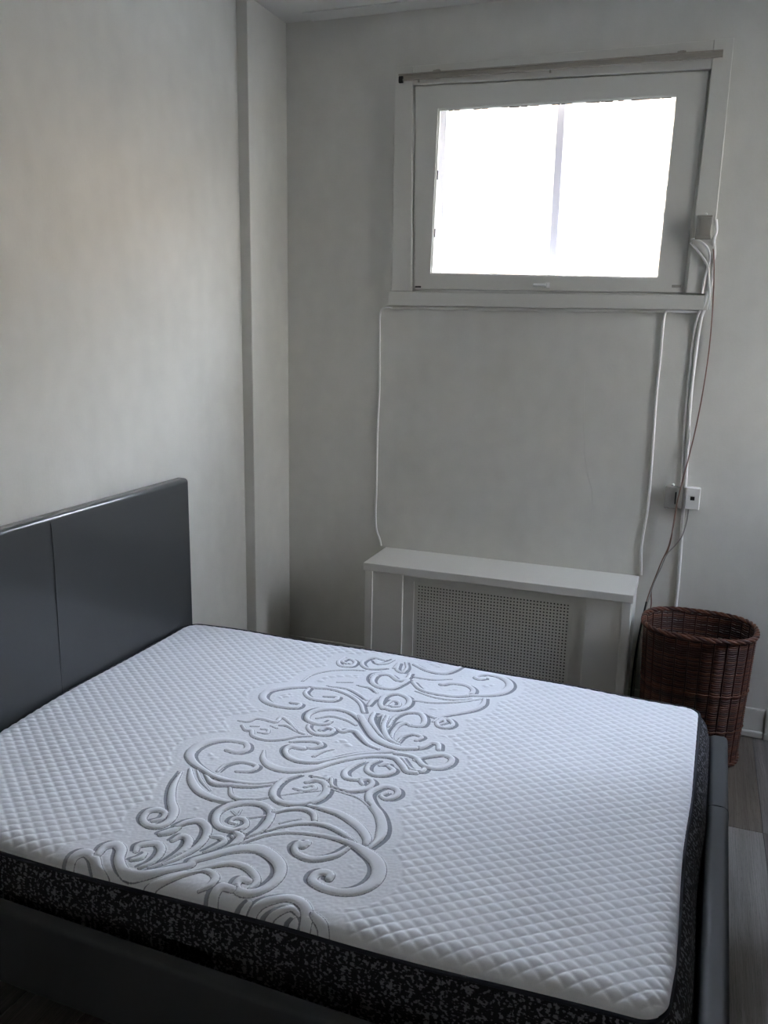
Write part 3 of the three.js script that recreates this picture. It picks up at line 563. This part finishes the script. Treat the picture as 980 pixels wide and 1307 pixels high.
wire('thick white cable running from the window past the sockets to the basket', [[1.862, 1.86, 0.020], [1.855, 1.80, 0.018], [1.846, 1.74, 0.007], [1.840, 1.60, 0.006], [1.838, 1.45, 0.006], [1.844, 1.25, 0.006], [1.850, 1.09, 0.006], [1.852, 1.02, 0.005], [1.853, 0.93, 0.005], [1.857, 0.80, 0.005], [1.860, 0.66, 0.005], [1.860, 0.50, 0.006], [1.858, 0.12, 0.019]], 0.0072, M.cable);
wire('thin white cable left of the thick white one above the sockets', [[1.842, 1.785, 0.026], [1.834, 1.76, 0.012], [1.826, 1.70, 0.004], [1.824, 1.55, 0.004], [1.822, 1.40, 0.004], [1.828, 1.22, 0.004], [1.834, 1.10, 0.004], [1.832, 1.066, 0.006]], 0.0044, M.cable);
wire('white cable looping from the window gap over to the casing edge', [[1.784, 2.058, 0.012], [1.800, 2.056, 0.030], [1.825, 2.043, 0.036], [1.848, 2.020, 0.034], [1.858, 1.985, 0.030], [1.852, 1.94, 0.028], [1.846, 1.895, 0.027], [1.842, 1.85, 0.027]], 0.0046, M.cable);
wire('white cable slanting from the window gap down to the casing corner', [[1.782, 2.045, 0.012], [1.800, 2.025, 0.028], [1.830, 1.99, 0.032], [1.853, 1.955, 0.030], [1.861, 1.915, 0.028], [1.868, 1.87, 0.026], [1.872, 1.83, 0.020], [1.874, 1.79, 0.010]], 0.0046, M.cable);
wire('knobbly painted-over white cable along the right casing edge', [[1.866, 2.13, 0.020], [1.872, 2.09, 0.014], [1.867, 2.05, 0.020], [1.874, 2.00, 0.012], [1.869, 1.96, 0.018], [1.876, 1.92, 0.010], [1.871, 1.87, 0.014], [1.868, 1.83, 0.012], [1.858, 1.79, 0.014], [1.850, 1.765, 0.008]], 0.0065, M.cable);
wire('thin brown cable hanging from the casing edge past the sockets to the basket', [[1.868, 2.02, 0.026], [1.878, 1.95, 0.026], [1.884, 1.86, 0.024], [1.888, 1.774, 0.018], [1.890, 1.65, 0.014], [1.886, 1.526, 0.014], [1.874, 1.36, 0.016], [1.855, 1.203, 0.022], [1.836, 1.08, 0.034], [1.825, 1.00, 0.040], [1.818, 0.90, 0.036], [1.814, 0.83, 0.030], [1.800, 0.76, 0.030], [1.778, 0.69, 0.034], [1.758, 0.625, 0.040], [1.756, 0.59, 0.044], [1.760, 0.55, 0.046], [1.754, 0.515, 0.044], [1.738, 0.512, 0.046], [1.732, 0.52, 0.048]], 0.0028, M.brown);
wire('grey cable from behind the jack plate slanting to the cover end', [[1.872, 0.976, 0.012], [1.870, 0.92, 0.012], [1.858, 0.855, 0.014], [1.835, 0.815, 0.024], [1.806, 0.775, 0.032], [1.782, 0.70, 0.040], [1.762, 0.64, 0.048], [1.748, 0.57, 0.060], [1.736, 0.50, 0.080], [1.728, 0.42, 0.10], [1.722, 0.30, 0.12], [1.724, 0.15, 0.13], [1.730, 0.004, 0.14]], 0.0030, M.greyCable);
wire('thin brown cable beside the grey one above the cover end', [[1.826, 0.985, 0.034], [1.820, 0.90, 0.030], [1.806, 0.80, 0.030], [1.786, 0.74, 0.034], [1.764, 0.66, 0.040], [1.748, 0.60, 0.050], [1.738, 0.55, 0.060]], 0.0026, M.brown);
wire('black cable dropping between the radiator cover and the basket', [[1.740, 0.56, 0.060], [1.732, 0.50, 0.09], [1.722, 0.40, 0.14], [1.716, 0.28, 0.17], [1.716, 0.15, 0.18], [1.722, 0.006, 0.19]], 0.0042, M.black);
wire('thin grey cable curving down beside the basket', [[1.730, 0.44, 0.12], [1.742, 0.40, 0.13], [1.752, 0.34, 0.14], [1.756, 0.27, 0.145], [1.752, 0.18, 0.15], [1.748, 0.05, 0.15], [1.748, 0.003, 0.15]], 0.0026, M.greyCable);

renderer.render(scene, camera);
